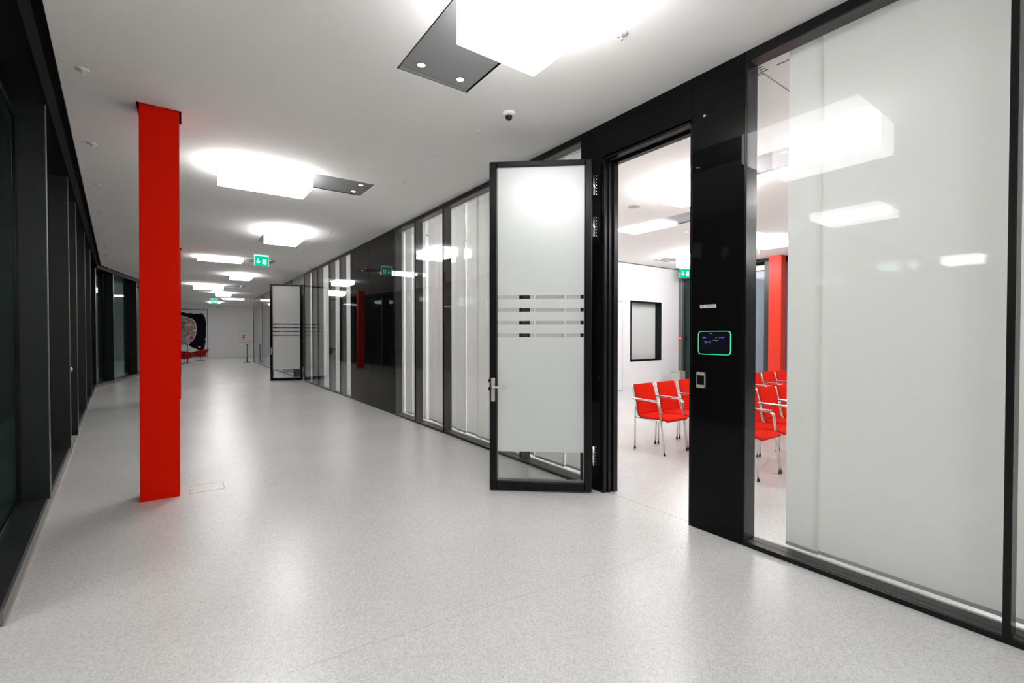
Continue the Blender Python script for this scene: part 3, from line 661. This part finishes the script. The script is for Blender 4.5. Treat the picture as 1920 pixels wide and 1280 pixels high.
# air slots and access hatch lines near the glass in the seminar room ceiling
av = thing('air_vent', 'slotted air vent in the seminar room ceiling above the clear gap', 'vent', (3.62, 1.72, H))
for k in range(5):
    for a, b in ((-0.30, -0.03), (0.03, 0.22)):
        MB().box(-0.06 + 0.035 * k, -0.052 + 0.035 * k, a, b, -0.0025, -0.0005).build('slot', MATTBLACK, av)
hl = thing('ceiling_hatch', 'square access hatch in the seminar room ceiling, its dark joint lines showing', 'hatch', (4.15, 2.35, H))
MB().box(-0.42, 0.75, -0.55, -0.545, -0.002, -.0003).box(-0.42, -0.41, -0.55, 0.5, -0.002, -.0003).build('joint_line', MIDGREY, hl)
MB().bbox(-0.405, 0.75, -0.54, 0.5, -0.0015, 0, .0005).build('hatch_cover', PLASTER, hl)

# ------------------------------------------------------------------ items on the black pillar by the door
def on_pillar(yc, zc): return Matrix.Translation((-0.0035, yc, zc)) @ Matrix(((0, 0, -1, 0), (-1, 0, 0, 0), (0, 1, 0, 0), (0, 0, 0, 1)))
sg = thing('name_label', 'small white lettered label on the black pillar above the touch panel', 'label', (W, 0, 0))
MB().box(-0.003, 0, 1.955, 2.089, 1.762, 1.788).build('label_plate', LABELWHITE, sg)
text('BK|LINDAU', 0.026, 'lettering', LABELBLACK, sg, on_pillar(2.022, 1.775), 0.0003, 0.86)
def rrect(w, h, r, n=6):
    p = []
    for cx_, cy_, a0 in ((w / 2 - r, h / 2 - r, 0), (-w / 2 + r, h / 2 - r, pi / 2), (-w / 2 + r, -h / 2 + r, pi), (w / 2 - r, -h / 2 + r, 3 * pi / 2)):
        for k in range(n + 1): a = a0 + k / n * pi / 2; p.append((cx_ + r * cos(a), cy_ + r * sin(a)))
    return p
tp = thing('touch_panel', 'black touch panel with glowing green rim and purple digits on the black pillar', 'display', (W, 1.966, 1.49))
MB().prism(rrect(0.262, 0.178, 0.024), 0, -0.010, 0.0).build('panel_body', BLACK, tp)
o_, i_ = rrect(0.268, 0.184, 0.027), rrect(0.258, 0.174, 0.022); n = len(o_); m = MB()
for x0, x1 in ((-0.0125, -0.004),):
    v = [(x0, *p) for p in o_] + [(x0, *p) for p in i_] + [(x1, *p) for p in o_] + [(x1, *p) for p in i_]; f = []
    for k in range(n):
        j = (k + 1) % n; f += [(k, j, n + j, n + k), (2 * n + k, 3 * n + k, 3 * n + j, 2 * n + j), (k, 2 * n + k, 2 * n + j, j), (n + k, n + j, 3 * n + j, 3 * n + k)]
    m.add(v, f)
m.build('led_rim', LEDGREEN, tp)
MB().box(-0.0106, -0.010, -0.105, 0.105, -0.065, 0.070).build('screen', DISPLAY, tp)
def on_panel(yc, zc): return Matrix.Translation((-0.0112, yc, zc)) @ Matrix(((0, 0, -1, 0), (-1, 0, 0, 0), (0, 1, 0, 0), (0, 0, 0, 1)))
text('20:41', 0.026, 'clock_digits', PURPLE, tp, on_panel(0.052, 0.005), 0.0002)
for yc, zc, w, mt in ((0.080, 0.040, 0.026, PURPLE), (0.025, 0.072, 0.020, PURPLE), (-0.018, 0.041, 0.010, PURPLE), (-0.048, 0.041, 0.010, PURPLE), (-0.062, 0.041, 0.008, PURPLE), (-0.076, 0.041, 0.010, PURPLE), (-0.014, 0.020, 0.045, GREENTXT)):
    MB().box(-0.0114, -0.0108, yc - w / 2, yc + w / 2, zc - 0.0028, zc + 0.0028).build('text_line', mt, tp)
sw = thing('key_reader', 'small black key reader with steel ends on the black pillar below the touch panel', 'reader', (W, 2.074, 1.195))
MB().bbox(-0.016, 0, -0.031, 0.031, -0.050, 0.050, .002).build('reader_body', BLACK, sw)
for a, b in ((0.038, 0.062), (-0.062, -0.038)): MB().bbox(-0.020, 0, -0.034, 0.034, a, b, .002).build('end_cap', STEEL, sw)
MB().box(-0.018, 0, 0.032, 0.035, -0.04, 0.04).box(-0.018, 0, -0.035, -0.032, -0.04, 0.04).build('side_strip', STEEL, sw)
sc_ = one(MB().lathe([(0.0, 0), (0.012, 0), (0.012, 0.004), (0, 0.005)]), 'door_stop_button', CHROME, 'small round silver button high on the black pillar', 'button', (W - 0.0003, 2.062, 3.27)); sc_.rotation_euler = (0, -pi / 2, 0)

# ------------------------------------------------------------------ floor hatch
fh = thing('floor_box', 'flush rectangular floor outlet cover right of the foreground red pillar', 'floor outlet', (0.197, 5.592, 0))
MB().bbox(-0.140, 0.140, -0.130, 0.130, -0.01, 0.002, .001).build('cover', FLOOR, fh)
MB().box(-0.148, 0.148, 0.132, 0.141, 0, 0.0015).box(0.141, 0.148, -0.138, 0.141, 0, 0.0015).box(-0.148, -0.145, -0.138, 0.141, 0, 0.001).box(-0.148, 0.148, -0.138, -0.135, 0, 0.001).build('rim', MIDGREY, fh)
dup(fh, (0.197, 13.65, 0), label='flush floor outlet cover far down the corridor right of the second pillar')

# ------------------------------------------------------------------ chairs of the seminar room
def make_chair(label):
    o = thing('stacking_chair', label, 'chair', (0, 0, 0))
    # one continuous upholstered profile: seat from the front edge, bend, leaning back
    def shell(prof, hw, t):
        v = []; f = []; n = len(prof)
        for i, (y, z, w) in enumerate(prof):
            p0 = prof[max(i - 1, 0)]; p1 = prof[min(i + 1, n - 1)]; d = Vector((p1[0] - p0[0], p1[1] - p0[1])).normalized(); nx, nz = -d.y, d.x
            for s in (-1, -0.93, 0.93, 1):
                e = 0.35 if abs(s) == 1 else 1
                v.append((s * w, y + nx * t / 2 * e, z + nz * t / 2 * e))
            for s in (1, 0.93, -0.93, -1):
                e = 0.35 if abs(s) == 1 else 1
                v.append((s * w, y - nx * t / 2 * e, z - nz * t / 2 * e))
        for i in range(n - 1):
            for k in range(8):
                a = i * 8 + k; b = i * 8 + (k + 1) % 8; f.append((a, b, b + 8, a + 8))
        f += [tuple(range(8))[::-1], tuple((n - 1) * 8 + k for k in range(8))]
        return MB().add(v, f, True)
    seat = [(-0.265, 0.435, .222), (-0.25, 0.452, .224), (-0.20, 0.462, .224), (-0.05, 0.455, .222), (0.08, 0.445, .220), (0.16, 0.448, .218), (0.185, 0.462, .217)]
    back = [(0.187, 0.465, .217), (0.205, 0.50, .216), (0.215, 0.56, .215), (0.222, 0.62, .214), (0.245, 0.72, .212), (0.275, 0.82, .208), (0.287, 0.865, .200), (0.289, 0.875, .190)]
    shell(seat, .22, 0.034).build('seat', FABRIC, o)
    shell(back, .22, 0.026).build('backrest', FABRIC, o)
    for s in (-1, 1):
        fr = MB().tube(arc([(s * 0.222, 0.245, 0.02), (s * 0.232, 0.232, 0.45), (s * 0.238, 0.225, 0.665)], 0.05), 0.0105)
        fr.build('leg', CHROME, o); leg2 = MB().tube(arc([(s * 0.240, -0.245, 0.02), (s * 0.239, -0.185, 0.45), (s * 0.238, -0.165, 0.675), (s * 0.238, 0.265, 0.685)], 0.06, 6), 0.0105)
        leg2.build('leg', CHROME, o)
        MB().bbox(s * 0.238 - 0.011, s * 0.238 + 0.011, -0.14, 0.255, 0.690, 0.699, .003).build('armrest', CHROME, o)
        MB().tube([(s * 0.222, 0.195, 0.46), (s * 0.221, 0.232, 0.62), (s * 0.217, 0.287, 0.83), (s * 0.212, 0.297, 0.862)], 0.009).build('back_upright', CHROME, o)
        MB().tube([(s * 0.238, -0.19, 0.435), (s * 0.23, 0.0, 0.425), (s * 0.236, 0.232, 0.435)], 0.008).build('seat_rail', CHROME, o)
        for yy, xx in ((0.245, 0.222), (-0.245, 0.239)):
            MB().lathe([(0.0, 0), (0.013, 0), (0.015, 0.012), (0.0125, 0.032), (0, 0.032)], s * xx, yy, 10).build('foot_cap', RUBBER, o)
    MB().tube([(-0.238, -0.16, 0.432), (0.238, -0.16, 0.432)], 0.009).tube([(-0.235, 0.17, 0.428), (0.235, 0.17, 0.428)], 0.009).build('cross_bar', CHROME, o)
    return o
ch = make_chair('red chair at the left end of the rear row, seen whole through the open door')
ch.location = (5.245, 3.857, 0)
ORD = ['first', 'second', 'third', 'fourth', 'fifth', 'sixth', 'seventh', 'eighth', 'ninth', 'tenth', 'eleventh', 'twelfth', 'thirteenth']
GR = 'red chairs in the rear row'
ch['group'] = GR
for k in range(1, 12):
    lab = 'red chair right next to the end chair of the rear row, seen through the door' if k == 1 else 'red chair of the rear row, %s from its left end' % ORD[k]
    dup(ch, (5.245 + 0.512 * k, 3.857, 0), label=lab, group=GR)
GF = 'red chairs in the front row'
for k in range(0, 6):
    lab = 'red chair at the left end of the front row, close behind the black pillar' if k == 0 else 'red chair of the front row, %s from its left end' % ORD[k]
    dup(ch, (5.172 + 0.512 * k, 2.645, 0), label=lab, group=GF)

# bin and fire button in the seminar room
bn = thing('waste_bin', 'square brushed steel waste bin in the corner of the seminar room', 'bin', (11.93, 8.15, 0))
MB().bbox(-0.14, 0.14, -0.14, 0.14, 0.0, 0.44, .006).build('bin_body', STEEL, bn)
MB().bbox(-0.142, 0.142, -0.142, 0.142, 0.445, 0.49, .006).build('bin_lid', STEEL, bn)
fa = thing('fire_button', 'small red fire alarm button on the grey facade post', 'alarm', (XF - 0.07, 8.60, 1.45))
MB().bbox(-0.03, 0.0, -0.055, 0.055, -0.065, 0.065, .006).build('button_case', REDPLASTIC, fa)
MB().box(-0.032, -0.03, -0.025, 0.025, -0.02, 0.035).build('button_glass', PLASTIC, fa)

# ------------------------------------------------------------------ far end: posts, armchairs, painting, fire cabinet
def stanchion(x, y, label):
    o = thing('stanchion', label, 'post', (x, y, 0), 0, 'slim metal posts at the far end')
    MB().lathe([(0.0, 0.0), (0.19, 0.0), (0.19, 0.012), (0.06, 0.03), (0.0, 0.03)], seg=24).build('foot_plate', DKGREY, o)
    MB().lathe([(0.0, 0.03), (0.036, 0.03), (0.036, 0.99), (0.0, 0.99)], seg=16).build('tube', MIDGREY, o)
    MB().lathe([(0.0, 0.985), (0.045, 0.985), (0.045, 1.03), (0.03, 1.04), (0.0, 1.04)], seg=16).build('head', DKGREY, o)
stanchion(3.03, 30.0, 'slim metal post beside the far end of the glass wall')
stanchion(0.26, 31.4, 'slim metal post behind the dark red armchairs before the painting')
def armchair(x, y, rz, label):
    o = thing('armchair', label, 'armchair', (x, y, 0), rz, 'dark red swivel armchairs')
    MB().lathe([(0.0, 0.0), (0.24, 0.0), (0.24, 0.012), (0.04, 0.03), (0.0, 0.03)], seg=24).build('base', MIDGREY, o)
    MB().lathe([(0.0, 0.03), (0.025, 0.03), (0.025, 0.26), (0.0, 0.26)], seg=12).build('column', CHROME, o)
    # winged shell: open bowl, high at the back, arms flaring outwards
    m = MB(); seg = 20; rings = []
    def top(t):                                 # t: angle, back at pi/2
        return 0.34 + 0.36 * max(0, sin(t)) ** 1.5 + 0.24 * abs(cos(t)) ** 2
    for inner in (0, 1):
        for lv in (0.0, 0.35, 0.7, 1.0):
            R = []
            for k in range(seg):
                t = 2 * pi * k / seg; h = top(t) if sin(t) > -0.35 else 0.40
                r = (0.20 + 0.20 * lv + (0.10 * abs(cos(t)) * lv)) - (0.05 if inner else 0)
                z = 0.25 + (h - 0.25) * lv + (0.06 if inner and lv == 0 else 0)
                R.append((r * cos(t), r * sin(t) * 0.9, z))
            rings.append(R)
    rings = rings[:4] + rings[4:][::-1]
    v = [p for R in rings for p in R]; f = []
    for i in range(len(rings) - 1):
        for k in range(seg): k2 = (k + 1) % seg; f.append((i * seg + k, i * seg + k2, (i + 1) * seg + k2, (i + 1) * seg + k))
    f += [tuple(range(seg))[::-1], tuple((len(rings) - 1) * seg + k for k in range(seg))]
    m.add(v, f, True).build('shell', DKFABRIC, o)
    MB().lathe([(0.0, 0.30), (0.27, 0.30), (0.30, 0.36), (0.27, 0.41), (0.0, 0.42)], seg=20).build('seat_cushion', DKFABRIC, o)
armchair(0.10, 30.6, 2.6, 'dark red swivel armchair partly hidden behind the red pillars')
armchair(0.92, 33.6, -2.2, 'dark red swivel armchair with a flaring wing in front of the painting')
armchair(-1.2, 32.0, 0.6, 'dark red swivel armchair fully hidden behind the red pillars')

pt = thing('painting', 'large framed abstract painting, black brushwork around a colourful oval, on the far wall', 'painting', (-0.22, 37.5, 0.13))
PW, PH = 1.635, 3.12                               # half width, height
MB().box(-PW, PW, -0.05, -0.002, 0, PH).build('canvas', CANVAS, pt)
MB().box(-PW - 0.035, -PW, -0.07, -.001, -0.035, PH + 0.035).box(PW, PW + 0.035, -0.07, -.001, -0.035, PH + 0.035).box(-PW, PW, -0.07, -.001, -0.035, 0).box(-PW, PW, -0.07, -.001, PH, PH + 0.035).build('picture_frame', DKGREY, pt)
random.seed(9)
def blob(pts, n=6, jit=0.03):
    out = []
    m_ = len(pts)
    for i in range(m_):
        p0, p1, p2, p3 = pts[i - 1], pts[i], pts[(i + 1) % m_], pts[(i + 2) % m_]
        for k in range(n):
            t = k / n
            q = [0.5 * ((2 * p1[c]) + (-p0[c] + p2[c]) * t + (2 * p0[c] - 5 * p1[c] + 4 * p2[c] - p3[c]) * t * t + (-p0[c] + 3 * p1[c] - 3 * p2[c] + p3[c]) * t ** 3) for c in (0, 1)]
            out.append((q[0] + random.uniform(-jit, jit), q[1] + random.uniform(-jit, jit)))
    return out
def flat(poly, y, mat, name):
    bm = bmesh.new(); vs = [bm.verts.new((p[0], y, p[1])) for p in poly]; f = bm.faces.new(vs)
    r = bmesh.ops.extrude_face_region(bm, geom=[f]); bmesh.ops.translate(bm, verts=[e for e in r['geom'] if isinstance(e, bmesh.types.BMVert)], vec=(0, -0.002, 0))
    bmesh.ops.triangulate(bm, faces=bm.faces); bm.verts.index_update()
    m = MB().add([q.co[:] for q in bm.verts], [[q.index for q in g.verts] for g in bm.faces]); bm.free()
    return m.build(name, mat, pt)
flat(blob([(-1.45, 2.5), (-0.8, 2.95), (0.2, 2.93), (0.9, 2.85), (1.42, 2.85), (1.58, 2.2), (1.55, 1.3), (1.52, 0.8), (1.36, 0.42), (0.95, 0.52), (0.62, 0.78), (0.8, 1.3), (0.3, 1.1), (-0.6, 0.9), (-1.2, 1.2)]), -0.051, INK, 'black_brushwork')
oval = blob([(-1.2, 1.5), (-1.0, 2.2), (-0.3, 2.62), (0.4, 2.6), (0.88, 2.35), (1.0, 1.9), (0.92, 1.4), (0.66, 0.95), (0.1, 0.78), (-0.7, 0.9)], 6, 0.02)
flat([(p[0] * 1.06 - 0.0, (p[1] - 1.7) * 1.06 + 1.7) for p in oval], -0.0535, pbr('pale_outline_paint', (0.50, 0.50, 0.56), 0.6), 'pale_outline')
flat(oval, -0.056, PAINT, 'coloured_strokes')
for k, (x, z, r, c) in enumerate(((0.95, 1.72, .10, (0.6, 0.6, 0.62)), (1.2, 0.62, .06, (0.55, 0.55, 0.6)), (0.3, 2.2, .12, (0.1, 0.1, 0.4)), (0.55, 1.0, .14, (0.45, 0.25, 0.4)), (0.0, 1.5, .16, (0.45, 0.3, 0.05)), (0.6, 2.1, .14, (0.5, 0.5, 0.5)), (0.15, 2.45, .10, (0.5, 0.1, 0.06)))):
    flat([(x + r * 1.4 * cos(t) * random.uniform(.7, 1.1), z + r * sin(t) * random.uniform(.6, 1)) for t in [q * pi / 5 for q in range(10)]], -0.0585, pbr('dab_paint_%d' % k, c, 0.5), 'paint_dab')
fc = thing('fire_cabinet', 'flush white wall cabinet marked with a red F on the far wall', 'cabinet', (3.74, 37.498, 1.43))
MB().bbox(-0.40, 0.40, -0.02, 0.0, -0.42, 0.42, .004).build('cabinet_door', WHITE, fc)
MB().box(-0.415, 0.415, -0.004, 0, 0.42, 0.432).box(-0.415, 0.415, -0.004, 0, -0.432, -0.42).box(-0.415, -0.402, -0.004, 0, -0.42, 0.42).box(0.402, 0.415, -0.004, 0, -.42, .42).build('cabinet_gap', MIDGREY, fc)
MB().box(-0.23, -0.185, -0.023, -0.02, -0.2, 0.12).box(-0.185, -0.05, -0.023, -0.02, 0.06, 0.12).box(-0.185, -0.07, -0.023, -0.02, -0.06, 0.0).build('letter_f', REDPLASTIC, fc)
